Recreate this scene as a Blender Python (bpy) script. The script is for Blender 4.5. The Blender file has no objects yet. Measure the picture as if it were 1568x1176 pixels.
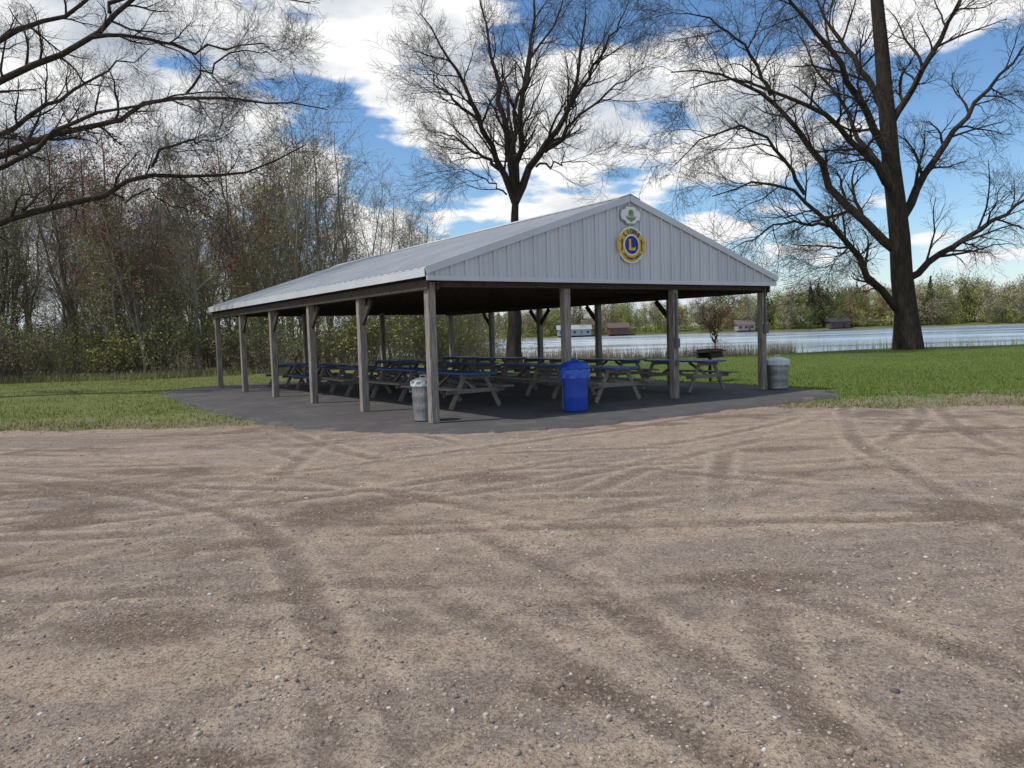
import bpy, math, random
import numpy as np
from mathutils import Vector, Matrix, Euler
random.seed(7); rng=np.random.default_rng(7)
sc=bpy.context.scene
R=math.radians

# ------------------------------------------------------------------ node helpers
def newmat(name):
    m=bpy.data.materials.new(name); m.use_nodes=True
    nt=m.node_tree; b=nt.nodes['Principled BSDF']
    return m,nt,b
def N(nt,t,**k):
    n=nt.nodes.new(t)
    for a,v in k.items(): setattr(n,a,v)
    return n
def L(nt,a,b): nt.links.new(a,b)
def ramp(nt,fac,stops):
    r=nt.nodes.new('ShaderNodeValToRGB'); e=r.color_ramp.elements
    while len(e)<len(stops): e.new(0.5)
    for i,(p,c) in enumerate(stops):
        e[i].position=p; e[i].color=(c[0],c[1],c[2],1) if not isinstance(c,(int,float)) else (c,c,c,1)
    L(nt,fac,r.inputs['Fac']); return r.outputs['Color']
def noise(nt,scale,detail=4,rough=.55,vec=None,mapscale=None,rot=None,dist=0,loc=None):
    n=nt.nodes.new('ShaderNodeTexNoise'); n.inputs['Scale'].default_value=scale
    n.inputs['Detail'].default_value=detail; n.inputs['Roughness'].default_value=rough
    n.inputs['Distortion'].default_value=dist
    if vec is None:
        tc=nt.nodes.new('ShaderNodeTexCoord'); vec=tc.outputs['Object']
    if mapscale or rot or loc:
        mp=nt.nodes.new('ShaderNodeMapping')
        if mapscale: mp.inputs['Scale'].default_value=mapscale
        if rot: mp.inputs['Rotation'].default_value=rot
        if loc: mp.inputs['Location'].default_value=loc
        L(nt,vec,mp.inputs['Vector']); vec=mp.outputs['Vector']
    L(nt,vec,n.inputs['Vector']); return n.outputs['Fac']
def mixc(nt,fac,a,b,mode='MIX'):
    m=nt.nodes.new('ShaderNodeMix'); m.data_type='RGBA'; m.blend_type=mode
    for s,v in ((m.inputs[0],fac),(m.inputs[6],a),(m.inputs[7],b)):
        if hasattr(v,'links'): L(nt,v,s)
        elif isinstance(v,(int,float)): s.default_value=v
        else: s.default_value=(v[0],v[1],v[2],1)
    return m.outputs[2]
def math_(nt,op,a,b=None,c=None,clamp=False):
    m=nt.nodes.new('ShaderNodeMath'); m.operation=op; m.use_clamp=clamp
    for i,v in enumerate((a,b,c)):
        if v is None: continue
        if hasattr(v,'links'): L(nt,v,m.inputs[i])
        else: m.inputs[i].default_value=v
    return m.outputs[0]
def bump(nt,b,h,strength=.5,dist=.01,prev=None):
    bn=nt.nodes.new('ShaderNodeBump'); bn.inputs['Strength'].default_value=strength
    bn.inputs['Distance'].default_value=dist; L(nt,h,bn.inputs['Height'])
    if prev is not None: L(nt,prev,bn.inputs['Normal'])
    L(nt,bn.outputs['Normal'],b.inputs['Normal']); return bn.outputs['Normal']
def simple(name,c1,c2,scale=5,rough=.8,metal=0,mapscale=None,bumpd=0,detail=3,spec=.3):
    m,nt,b=newmat(name)
    f=noise(nt,scale,detail,.6,mapscale=mapscale)
    col=ramp(nt,f,[(.3,c1),(.7,c2)]); L(nt,col,b.inputs['Base Color'])
    b.inputs['Roughness'].default_value=rough; b.inputs['Metallic'].default_value=metal
    b.inputs['Specular IOR Level'].default_value=spec
    if bumpd: bump(nt,b,f,.6,bumpd)
    return m
def vnoise(x,y,seed):
    g=np.random.default_rng(seed).random((256,256)); xi=np.floor(x).astype(int); yi=np.floor(y).astype(int)
    fx=x-xi; fy=y-yi; fx=fx*fx*(3-2*fx); fy=fy*fy*(3-2*fy); xi%=256; yi%=256; x2=(xi+1)%256; y2=(yi+1)%256
    return (g[xi,yi]*(1-fx)+g[x2,yi]*fx)*(1-fy)+(g[xi,y2]*(1-fx)+g[x2,y2]*fx)*fy
def fbm(x,y,seed,oc=5,ro=.55):
    s=0;a=1;t=0
    for i in range(oc):
        s=s+a*vnoise(x*2**i+i*17.3,y*2**i-i*9.1,seed+i); t+=a; a*=ro
    return s/t
def sstep(a,b,x):
    t=np.clip((x-a)/(b-a),0,1); return t*t*(3-2*t)

# ------------------------------------------------------------------ mesh helpers
def link(o,parent=None):
    sc.collection.objects.link(o)
    if parent: o.parent=parent
    return o
def empty(name,loc=(0,0,0),rz=0,parent=None):
    e=bpy.data.objects.new(name,None); e.empty_display_size=.3
    e.location=loc; e.rotation_euler=(0,0,rz); return link(e,parent)
def mesh_np(name,V,F,mat,smooth=False,val=True):
    me=bpy.data.meshes.new(name); V=np.asarray(V,dtype=np.float32); F=np.asarray(F,dtype=np.int32)
    k=F.shape[1]
    me.vertices.add(len(V)); me.vertices.foreach_set('co',V.ravel())
    me.loops.add(F.size); me.loops.foreach_set('vertex_index',F.ravel())
    me.polygons.add(len(F)); me.polygons.foreach_set('loop_start',np.arange(0,F.size,k,dtype=np.int32))
    try: me.polygons.foreach_set('loop_total',np.full(len(F),k,dtype=np.int32))
    except Exception: pass
    if smooth: me.polygons.foreach_set('use_smooth',np.ones(len(F),dtype=bool))
    me.update(calc_edges=True)
    if val: me.validate()
    for mm in (mat if isinstance(mat,list) else [mat]): me.materials.append(mm)
    return me
class MB:
    def __init__(s): s.v=[]; s.f=[]
    def box(s,c,size,M=None):
        n=len(s.v); x,y,z=size[0]/2,size[1]/2,size[2]/2
        for p in ((-x,-y,-z),(x,-y,-z),(x,y,-z),(-x,y,-z),(-x,-y,z),(x,-y,z),(x,y,z),(-x,y,z)):
            q=Vector(p)
            if M is not None: q=M@q
            s.v.append((q.x+c[0],q.y+c[1],q.z+c[2]))
        s.f+=[tuple(n+i for i in q) for q in ((0,3,2,1),(4,5,6,7),(0,1,5,4),(1,2,6,5),(2,3,7,6),(3,0,4,7))]
    def beam(s,p0,p1,w,h,up=(0,0,1)):
        p0=Vector(p0);p1=Vector(p1);d=(p1-p0);l=d.length;d.normalize()
        u=Vector(up); x=d.cross(u)
        if x.length<1e-4: x=d.cross(Vector((1,0,0)))
        x.normalize(); z=x.cross(d)
        M=Matrix((x,d,z)).transposed()
        s.box((p0+p1)/2,(w,l,h),M)
    def lathe(s,prof,n=24,c=(0,0,0),mod=None):
        b=len(s.v)
        for j,(r,z) in enumerate(prof):
            for i in range(n):
                a=2*math.pi*i/n; rr=r*(1+(mod(a,j) if mod else 0))
                s.v.append((c[0]+rr*math.cos(a),c[1]+rr*math.sin(a),c[2]+z))
        for j in range(len(prof)-1):
            for i in range(n):
                i2=(i+1)%n; s.f.append((b+j*n+i,b+j*n+i2,b+(j+1)*n+i2,b+(j+1)*n+i))
    def obj(s,name,mat,parent=None,bevel=0,smooth=False):
        me=bpy.data.meshes.new(name); me.from_pydata(s.v,[],s.f); me.update(); me.materials.append(mat)
        if smooth:
            for p in me.polygons: p.use_smooth=True
        o=bpy.data.objects.new(name,me); link(o,parent)
        if bevel:
            m=o.modifiers.new('b','BEVEL'); m.width=bevel; m.segments=1
        return o

# ------------------------------------------------------------------ camera
cam=bpy.data.cameras.new('camera'); co=bpy.data.objects.new('camera',cam); link(co)
cam.sensor_width=36; cam.lens=27.0; cam.clip_end=5000; cam.clip_start=.05
co.matrix_world=Matrix.Translation((0,0,1.6))@Euler((R(90-3.72),0,0)).to_matrix().to_4x4()@Matrix.Rotation(R(-1.69),4,'Z')
sc.camera=co
sc.view_settings.view_transform='Standard'; sc.view_settings.look='None'; sc.view_settings.exposure=0

# ------------------------------------------------------------------ world / sun
SUN_AZ=R(-106); SUN_EL=R(58)
w=bpy.data.worlds.new('World'); sc.world=w; w.use_nodes=True; nt=w.node_tree
for n in list(nt.nodes): nt.nodes.remove(n)
out=N(nt,'ShaderNodeOutputWorld'); bg=N(nt,'ShaderNodeBackground'); L(nt,bg.outputs[0],out.inputs[0])
sky=N(nt,'ShaderNodeTexSky',sky_type='NISHITA',sun_disc=False,sun_elevation=SUN_EL,sun_rotation=SUN_AZ%(2*math.pi))
sky.air_density=1.0; sky.dust_density=.3; sky.ozone_density=3
hs=N(nt,'ShaderNodeHueSaturation'); hs.inputs['Saturation'].default_value=1.15; hs.inputs['Value'].default_value=1.45
L(nt,sky.outputs[0],hs.inputs['Color'])
tc=N(nt,'ShaderNodeTexCoord'); sep=N(nt,'ShaderNodeSeparateXYZ'); L(nt,tc.outputs['Generated'],sep.inputs[0])
den=math_(nt,'ADD',math_(nt,'MAXIMUM',sep.outputs[2],0.0),.24)
cx=math_(nt,'DIVIDE',sep.outputs[0],den); cy=math_(nt,'DIVIDE',sep.outputs[1],den)
cmb=N(nt,'ShaderNodeCombineXYZ'); L(nt,cx,cmb.inputs[0]); L(nt,cy,cmb.inputs[1]); L(nt,math_(nt,'MULTIPLY',sep.outputs[2],2.2),cmb.inputs[2])
big=noise(nt,.9,2,.5,vec=cmb.outputs[0],loc=(3.1,1.7,0))
fine=noise(nt,3.0,6,.52,vec=cmb.outputs[0],loc=(1.3,5.2,.4),dist=.2)
dens=math_(nt,'ADD',math_(nt,'MULTIPLY',big,.45),math_(nt,'MULTIPLY',fine,.7))
dens=math_(nt,'ADD',dens,math_(nt,'MULTIPLY',cx,-.035))
mask=ramp(nt,dens,[(.545,0.0),(.60,1.0)])
off=noise(nt,3.0,4,.52,vec=cmb.outputs[0],loc=(1.18,5.36,.22),dist=.2)
relief=math_(nt,'MULTIPLY',math_(nt,'SUBTRACT',fine,off),2.8)
thick=ramp(nt,dens,[(.57,1.0),(.74,0.0)])
shade=math_(nt,'ADD',math_(nt,'MULTIPLY',thick,.66),math_(nt,'ADD',relief,.36),clamp=True)
ccol=ramp(nt,shade,[(.0,(3.6,4.1,4.9)),(.5,(6.0,6.5,7.2)),(1.0,(10.2,10.2,10.2))])
skymix=mixc(nt,mask,hs.outputs[0],ccol)
haze=ramp(nt,sep.outputs[2],[(.0,.6),(.12,0.0)])
fin=mixc(nt,haze,skymix,(6.4,7.3,8.2))
L(nt,fin,bg.inputs[0]); bg.inputs[1].default_value=.1
sd=bpy.data.lights.new('sun','SUN'); sd.energy=3.5; sd.angle=R(1.2); sd.color=(1,.95,.875)
so=bpy.data.objects.new('sun',sd); link(so)
dv=Vector((math.sin(SUN_AZ)*math.cos(SUN_EL),math.cos(SUN_AZ)*math.cos(SUN_EL),math.sin(SUN_EL)))
so.rotation_euler=dv.to_track_quat('Z','Y').to_euler(); so.location=dv*60

# ------------------------------------------------------------------ terrain
def smooth(e0,e1,x):
    t=np.clip((x-e0)/(e1-e0),0,1); return t*t*(3-2*t)
def shore(X):
    return np.interp(X,[-300,-60,-20,-6,0,11,25,60,150,400],[420,190,100,62,50,44.5,50,58,75,120])+np.sin(X*.35)*.5
FAR=345.
def height(X,Y):
    s=shore(X); d=smooth(-1.5,5,Y-s)
    h=-1.35*d*(1-smooth(FAR-3,FAR+6,Y))
    h=h+smooth(FAR,FAR+90,Y)*3.0
    h=h+.05*np.sin(X*.31+1)*np.sin(Y*.27)*smooth(18,30,Y)
    return h
def axis(lo,hi,c,fine,grow):
    a=[c]; s=fine
    while a[-1]<hi: a.append(a[-1]+s); s*=grow
    b=[c]; s=fine
    while b[-1]>lo: b.append(b[-1]-s); s*=grow
    return np.array(sorted(set(a+b)))
xs=axis(-1600,1600,0,.5,1.035); ys=axis(-60,2200,30,.5,1.03)
XX,YY=np.meshgrid(xs,ys); ZZ=height(XX,YY)
V=np.stack([XX.ravel(),YY.ravel(),ZZ.ravel()],1)
nx,ny=len(xs),len(ys); ii=np.arange(nx*ny).reshape(ny,nx)
F=np.stack([ii[:-1,:-1].ravel(),ii[:-1,1:].ravel(),ii[1:,1:].ravel(),ii[1:,:-1].ravel()],1)
m,nt,b=newmat('grass_ground')
f1=noise(nt,.25,3,.6); f2=noise(nt,3,4,.65); f3=noise(nt,40,2,.7)
g=ramp(nt,f1,[(.3,(.072,.118,.018)),(.7,(.11,.16,.03))])
g2=ramp(nt,f2,[(.35,(.06,.092,.018)),(.62,(.145,.185,.045))])
g=mixc(nt,.5,g,g2); g=mixc(nt,ramp(nt,f3,[(.45,0.0),(.75,.55)]),g,(.16,.175,.06))
tcn=N(nt,'ShaderNodeTexCoord'); sp=N(nt,'ShaderNodeSeparateXYZ'); L(nt,tcn.outputs['Object'],sp.inputs[0])
dn=noise(nt,1.3,4,.7)
dm=math_(nt,'SUBTRACT',math_(nt,'ADD',17.3,math_(nt,'MULTIPLY',math_(nt,'SUBTRACT',dn,.5),11.0)),sp.outputs[1])
dm=math_(nt,'MULTIPLY',dm,.7,clamp=True)
g=mixc(nt,math_(nt,'MULTIPLY',dm,.85),g,(.25,.205,.15))
leftdry=math_(nt,'MULTIPLY',math_(nt,'MULTIPLY',math_(nt,'SUBTRACT',0.0,sp.outputs[0]),.2,clamp=True),ramp(nt,f2,[(.4,.15),(.6,.75)]))
g=mixc(nt,leftdry,g,(.17,.165,.07))
low=math_(nt,'MULTIPLY',math_(nt,'SUBTRACT',-.12,sp.outputs[2]),6.0,clamp=True)
g=mixc(nt,low,g,(.14,.11,.07))
wl=math_(nt,'MULTIPLY',math_(nt,'MULTIPLY',math_(nt,'SUBTRACT',-.5,math_(nt,'ADD',sp.outputs[0],math_(nt,'MULTIPLY',f1,3.0))),.4,clamp=True),
      math_(nt,'MULTIPLY',math_(nt,'SUBTRACT',math_(nt,'ADD',sp.outputs[1],math_(nt,'MULTIPLY',dn,4.0)),37.0),.5,clamp=True))
g=mixc(nt,math_(nt,'MULTIPLY',wl,.8),g,ramp(nt,f2,[(.3,(.16,.135,.08)),(.7,(.18,.20,.07))]))
L(nt,g,b.inputs['Base Color']); b.inputs['Roughness'].default_value=.9; b.inputs['Specular IOR Level'].default_value=.15
bump(nt,b,f3,.8,.04)
go=bpy.data.objects.new('ground',mesh_np('ground',V,F,m,True)); link(go)

# water
m,nt,b=newmat('lake_water')
wn=noise(nt,1.0,3,.6,mapscale=(.5,1.6,1)); wn2=noise(nt,.03,3,.5,mapscale=(.4,1.6,1))
L(nt,ramp(nt,wn2,[(.35,(.19,.25,.32)),(.65,(.33,.39,.45))]),b.inputs['Base Color'])
L(nt,ramp(nt,wn2,[(.4,.10),(.6,.26)]),b.inputs['Roughness'])
b.inputs['IOR'].default_value=1.33; b.inputs['Specular IOR Level'].default_value=.8
bump(nt,b,wn,.35,.05)
wv=[(-1200,30,-.62),(1200,30,-.62),(1200,352,-.62),(-1200,352,-.62)]
link(bpy.data.objects.new('lake_water',mesh_np('lake_water',wv,[(0,1,2,3)],m)))

# ------------------------------------------------------------------ gravel lot
EX=[-90,-12,-7.3,-4.2,-2,0,2.5,4.6,5.9,7,20,90]; EY=[16.5,15.0,14.5,14.5,14.2,14.2,14.6,15.3,14.8,14.2,13.6,12]
def edge(X): return np.interp(X,EX,EY)+.12*np.sin(X*3.1)+.07*np.sin(X*7.7+1)+.05*np.sin(X*17.3)
gx=np.concatenate([np.linspace(-90,-14,60),np.arange(-13.9,16,.05),np.linspace(16.2,90,60)])
gt=np.concatenate([np.linspace(0,.78,30),np.linspace(.781,1,430)])
GX,GT=np.meshgrid(gx,gt); e=edge(GX); GY=-50+(e+50)*GT
TR_=[(-9,22,17.5),(-14,30,24.5),(12,-6,12.5),(-12,-4,15.2),(26,4,21.5),(3,40,33.2),(1,-22,29),(-30,-10,33),(9,3,8.6),(-10,1,10.3),(16,24,21.9),(-2,-40,45.6),(4,-60,68.2),(-40,8,38),(42,-3,40.5),(-3,60,50.8)]
def ruts(X,Y):
    h=np.zeros_like(X)
    for i,(cx_,cy_,rr) in enumerate(TR_):
        d=np.hypot(X-cx_,Y-cy_)-rr+.05*np.sin(X*.9+i)+.03*np.sin(Y*1.3+i)
        am=1.5*sstep(.42,.66,fbm(X*.35+i*7,Y*.35,60+i,3))
        tread=1+.5*np.sign(np.sin((X*.8+Y*1.1)*34))*np.exp(-Y*.12)
        for o in (-.8,.8):
            q=np.abs(d-o); h+= am*(-np.exp(-(q/.10)**4)*.9*tread+np.exp(-((q-.17)/.05)**2)*.9)
    return np.clip(h,-1.6,1.3)
def lotz(X,Y,rt=None):
    k=smooth(0,2,edge(X)-Y)
    if rt is None: rt=ruts(X,Y)
    return .010+k*(.017+.006*np.sin(X*.8+np.sin(Y*.5)*1.5)*np.sin(Y*.9+1)+.003*np.sin(X*2.3+Y*1.1)+.002*np.sin(X*5.1-Y*3.7)+.006*rt*smooth(1,3,edge(X)-Y-.5))
RT=ruts(GX,GY); GZ=lotz(GX,GY,RT)
V=np.stack([GX.ravel(),GY.ravel(),GZ.ravel()],1); a_,b_=GX.shape; ii=np.arange(a_*b_).reshape(a_,b_)
F=np.stack([ii[:-1,:-1].ravel(),ii[:-1,1:].ravel(),ii[1:,1:].ravel(),ii[1:,:-1].ravel()],1)
def mixn(c,f,col): return c*(1-f[...,None])+np.array(col)*f[...,None]
wx=GX+.35*(fbm(GX*.6,GY*.6,1,3)-.5)*2; wy=GY+.35*(fbm(GX*.6+9,GY*.6,2,3)-.5)*2
col=np.zeros(GX.shape+(3,))+np.array((.325,.262,.218))
col=mixn(col,.8*sstep(.46,.60,fbm(wx*.33,wy*.33,3,6)),(.43,.322,.232))
def rot(a): return wx*math.cos(a)+wy*math.sin(a),-wx*math.sin(a)+wy*math.cos(a)
for a,sx,sy,s0,lo,hi,f,cc_ in ((.06,.14,2.6,5,.53,.65,.75,(.50,.385,.28)),(-.12,.16,3.2,6,.55,.68,.55,(.205,.158,.126)),(1.25,.16,2.5,7,.55,.68,.5,(.22,.172,.138)),(.9,.2,2.9,8,.55,.68,.5,(.48,.37,.27)),(2.2,.18,2.6,9,.57,.69,.45,(.24,.185,.145)),(.25,.16,4.5,10,.55,.67,.5,(.46,.365,.29))):
    u,v=rot(a); col=mixn(col,f*sstep(lo,hi,fbm(u*sx,v*sy,s0*10,6,.65)),cc_)
brk=fbm(GX*2.5,GY*2.5,90,4,.65)
col=mixn(col,np.clip(-RT*.50*(.4+brk),0,.75),(.19,.14,.105)); col=mixn(col,np.clip(RT*.75*(.4+brk),0,.75),(.52,.41,.305))
col=mixn(col,.75*sstep(.585,.67,fbm(wx*.75+5,wy*1.1,95,6,.6)),(.165,.118,.085))
for px_,py_,sx_,sy_ in ((-2.2,5.9,.5,.2),(3.4,9.8,.75,.25),(1.5,4.7,.55,.25),(-2.1,4.2,.5,.3),(4.2,5.4,.6,.2),(-4.5,9.5,1.1,.25),(.2,3.3,.3,.2)):
    gg=np.exp(-((GX-px_)/sx_)**2-((GY-py_)/sy_)**2); col=mixn(col,.75*sstep(.2,.8,gg*(.3+1.3*brk)),(.16,.112,.078))
col=col*(.84+.36*fbm(GX*6,GY*6,120,3,.7))[...,None]
m,nt,b=newmat('gravel')
me_g=mesh_np('gravel_parking_lot',V,F,m,True,False)
at=me_g.attributes.new('zone','FLOAT_COLOR','POINT'); at.data.foreach_set('color',np.concatenate([col,np.ones(GX.shape+(1,))],-1).astype(np.float32).ravel())
c=N(nt,'ShaderNodeAttribute',attribute_name='zone').outputs['Color']
mo=noise(nt,9,3,.7,loc=(2,8,1)); fn=noise(nt,42,4,.8)
c=mixc(nt,ramp(nt,mo,[(.36,.45),(.48,0.0)]),c,(.17,.132,.105))
c=mixc(nt,ramp(nt,mo,[(.54,0.0),(.68,.35)]),c,(.52,.43,.345))
c=mixc(nt,ramp(nt,fn,[(.36,.8),(.49,0.0)]),c,(.125,.096,.076))
c=mixc(nt,ramp(nt,fn,[(.53,0.0),(.68,.65)]),c,(.58,.49,.41))
tcv=N(nt,'ShaderNodeTexCoord'); v=N(nt,'ShaderNodeTexVoronoi',feature='F1'); v.inputs['Scale'].default_value=62; L(nt,tcv.outputs['Object'],v.inputs['Vector'])
s_=N(nt,'ShaderNodeSeparateColor'); L(nt,v.outputs['Color'],s_.inputs[0])
pm=math_(nt,'MULTIPLY',ramp(nt,s_.outputs[0],[(.66,0.0),(.69,1.0)]),ramp(nt,v.outputs['Distance'],[(.28,1.0),(.42,0.0)]))
c=mixc(nt,math_(nt,'MULTIPLY',pm,.75),c,ramp(nt,s_.outputs[1],[(0,(.12,.105,.095)),(.5,(.34,.295,.26)),(.9,(.47,.43,.39)),(1,(.58,.55,.51))]))
L(nt,c,b.inputs['Base Color']); b.inputs['Roughness'].default_value=.95; b.inputs['Specular IOR Level'].default_value=.12
hh=math_(nt,'ADD',fn,math_(nt,'MULTIPLY',mo,1.5))
bump(nt,b,hh,1.0,.035)
link(bpy.data.objects.new('gravel_parking_lot',me_g))

# loose stones
ico=np.array([(0,0,1),(.894,0,.447),(.276,.851,.447),(-.724,.526,.447),(-.724,-.526,.447),(.276,-.851,.447),(.724,.526,-.447),(-.276,.851,-.447),(-.894,0,-.447),(-.276,-.851,-.447),(.724,-.526,-.447),(0,0,-1)])
icf=np.array([(0,1,2),(0,2,3),(0,3,4),(0,4,5),(0,5,1),(1,6,2),(2,7,3),(3,8,4),(4,9,5),(5,10,1),(6,7,2),(7,8,3),(8,9,4),(9,10,5),(10,6,1)])
n=46000
Y=2.0+ (rng.random(n)**1.7)*11.5; X=(rng.random(n)*2-1)*(Y*.75+1.2)
k=(fbm(X*1.1,Y*1.1,77,4)+rng.normal(0,.10,n)>.46)&(Y<edge(X)-.1); X,Y=X[k],Y[k]; n=len(X)
s=.0024+rng.gamma(1.6,.0020,n); s=np.where(rng.random(n)<.008,s*2.0,s); s=np.clip(s,.002,.020)
sc3=np.stack([s*rng.uniform(.8,1.5,n),s*rng.uniform(.7,1.2,n),s*rng.uniform(.4,.8,n)],1)
P=ico[None]*(1+rng.uniform(-.25,.25,(n,12,1)))*sc3[:,None,:]
an=rng.random(n)*6.28; ca,sa=np.cos(an)[:,None],np.sin(an)[:,None]
P=np.stack([P[...,0]*ca-P[...,1]*sa,P[...,0]*sa+P[...,1]*ca,P[...,2]],2)
P+=np.stack([X,Y,lotz(X,Y)+sc3[:,2]*.3],1)[:,None,:]
F=(icf[None]+ (np.arange(n)*12)[:,None,None]).reshape(-1,3)
m,nt,b=newmat('stone')
g_=N(nt,'ShaderNodeNewGeometry')
cc=ramp(nt,g_.outputs['Random Per Island'],[(0,(.08,.07,.064)),(.3,(.21,.175,.15)),(.65,(.34,.265,.205)),(.92,(.38,.345,.31)),(1,(.55,.52,.48))])
L(nt,cc,b.inputs['Base Color']); b.inputs['Roughness'].default_value=.9
link(bpy.data.objects.new('loose_gravel_stones',mesh_np('loose_gravel_stones',P.reshape(-1,3),F,m)))

# ------------------------------------------------------------------ asphalt pad
PZ=.052
pad=[(-11.6,25.7),(-9.6,21.9),(-7.6,18.9),(-5.9,16.4),(-4.3,14.3),(-2.6,12.95),(-.9,12.25),(.7,12.5),(2.5,13.55),(4.6,15.3),(6.7,16.6),(7.5,17.7),(7.0,19.5),(4.8,22.6),(2.2,26.4),(-1.9,32.3),(-3.2,32.7),(-11.2,27.4)]
def chaikin(p,it):
    for _ in range(it):
        q=[]
        for i in range(len(p)):
            a=p[i];b2=p[(i+1)%len(p)]
            q+=[(a[0]*.75+b2[0]*.25,a[1]*.75+b2[1]*.25),(a[0]*.25+b2[0]*.75,a[1]*.25+b2[1]*.75)]
        p=q
    return p
pc=chaikin(pad,4); pc=[(x+.06*math.sin(i*.7)+random.uniform(-.05,.05),y+.05*math.sin(i*1.1)+random.uniform(-.06,.06)) for i,(x,y) in enumerate(pc)]
np_=len(pc); cxm=(-2.2,21)
vv=[(x,y,PZ) for x,y in pc]+[(x+(x-cxm[0])*.03,y+(y-cxm[1])*.03,-.01) for x,y in pc]
ff=[tuple(range(np_))]+[(i,i+np_,(i+1)%np_+np_,(i+1)%np_) for i in range(np_)]
m,nt,b=newmat('asphalt')
f=noise(nt,.8,4,.65); f2=noise(nt,60,3,.7); f4=noise(nt,2.2,4,.7,loc=(3,1,0))
c=ramp(nt,f,[(.3,(.040,.038,.040)),(.6,(.064,.060,.060)),(.8,(.12,.10,.085))])
c=mixc(nt,ramp(nt,f4,[(.55,0.0),(.75,.7)]),c,(.19,.155,.12))
c=mixc(nt,ramp(nt,f2,[(.45,0.0),(.8,.6)]),c,(.15,.14,.135))
L(nt,c,b.inputs['Base Color']); b.inputs['Roughness'].default_value=.9; bump(nt,b,f2,.7,.008)
me=bpy.data.meshes.new('asphalt_pad'); me.from_pydata(vv,[],ff); me.update(); me.materials.append(m)
link(bpy.data.objects.new('asphalt_pad',me))

# ------------------------------------------------------------------ pavilion
A=math.atan2(.562,.827); C=(-1.414,13.69)
W=9.15; LEN=15.25; BAY=3.05
pav=empty('picnic_pavilion',(C[0],C[1],0),A)
m_post=simple('weathered_post_wood',(.10,.088,.075),(.38,.345,.305),6,.9,mapscale=(6,6,.5),bumpd=.004,detail=5)
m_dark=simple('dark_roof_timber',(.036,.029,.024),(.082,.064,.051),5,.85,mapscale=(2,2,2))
m_white,nt,b=newmat('white_steel_siding')
f=noise(nt,1.2,3,.6,mapscale=(1,1,.3)); L(nt,ramp(nt,f,[(.3,(.50,.53,.565)),(.7,(.58,.605,.635))]),b.inputs['Base Color']); b.inputs['Roughness'].default_value=.42
m_roof,nt,b=newmat('painted_steel_roof')
f=noise(nt,.9,3,.6); f2=noise(nt,9,3,.7)
c=mixc(nt,ramp(nt,f2,[(.5,0.0),(.8,.5)]),ramp(nt,f,[(.3,(.46,.47,.48)),(.7,(.56,.57,.58))]),(.37,.37,.36))
L(nt,c,b.inputs['Base Color']); b.inputs['Roughness'].default_value=.5; b.inputs['Metallic'].default_value=.1
EZ=2.80; RZ=4.37; HW=W/2; OV=.2; SL=(RZ-EZ)/(HW+OV)
def rz(a): return RZ-abs(a-HW)*SL
B0=-.25; B1=LEN+.25
mb=MB(); pst=[]
for i in range(4):
    for bb in (0,LEN): pst.append((i*BAY,bb))
for k in range(1,5):
    for aa in (0,W): pst.append((aa,k*BAY))
for (a_,b_) in pst:
    mb.box((a_,b_,(2.56+PZ)/2),(.155,.155,2.56-PZ))
mb.obj('posts',m_post,pav,bevel=.008)
mb=MB()
for aa,k,sg in [(0,1,-1),(0,2,-1),(0,3,-1),(0,4,-1),(W,1,1),(W,2,1),(W,3,1),(W,3,-1),(W,4,1)]:
    mb.beam((aa,k*BAY+sg*.06,1.92),(aa,k*BAY+sg*.55,2.40),.05,.13)
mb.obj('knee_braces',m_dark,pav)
mb=MB()
for aa in (0,W):
    for o in (-.1,.1): mb.box((aa+o,LEN/2,2.51),(.04,LEN+.3,.17))
    mb.box((aa,LEN/2,2.66),(.05,LEN+.3,.12))
for bb in (-.1,LEN+.1): mb.box((W/2,bb,2.53),(W-.25,.04,.12))
for k in range(11):
    bb=.12+k*(LEN-.24)/10
    mb.box((W/2,bb,2.645),(W-.06,.045,.12))
    mb.beam((-.12,bb,rz(-.12)-.14),(HW,bb,RZ-.14),.045,.13); mb.beam((HW,bb,RZ-.14),(W+.12,bb,rz(W+.12)-.14),.045,.13)
    for q in (.18,.33,.5,.67,.82):
        mb.box((W*q,bb,(2.70+rz(W*q)-.2)/2),(.09,.04,rz(W*q)-.2-2.70))
for q in np.linspace(.02,.98,16):
    a_=W*q; mb.box((a_,LEN/2,rz(a_)-.052),(.09,LEN,.035),Matrix.Rotation(math.atan(SL)*(-1 if a_<HW else 1),3,'Y'))
for bb in (B0+.035,B1-.035):  # dark inner backing, added to shade out the sky-lit white gable
    n0=len(mb.v); pf=[(-.1,2.585),(W+.1,2.585),(W+.1,rz(W+.1)-.06),(HW,RZ-.06),(-.1,rz(-.1)-.06)]
    for yy in (bb-.008,bb+.008):
        for (x,z) in pf: mb.v.append((x,yy,z))
    mb.f+=[tuple(n0+i for i in range(5)),tuple(n0+5+i for i in (4,3,2,1,0))]+[(n0+i,n0+5+i,n0+5+(i+1)%5,n0+(i+1)%5) for i in range(5)]
mb.obj('roof_framing_and_dark_backing',m_dark,pav)
mb=MB()
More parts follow.
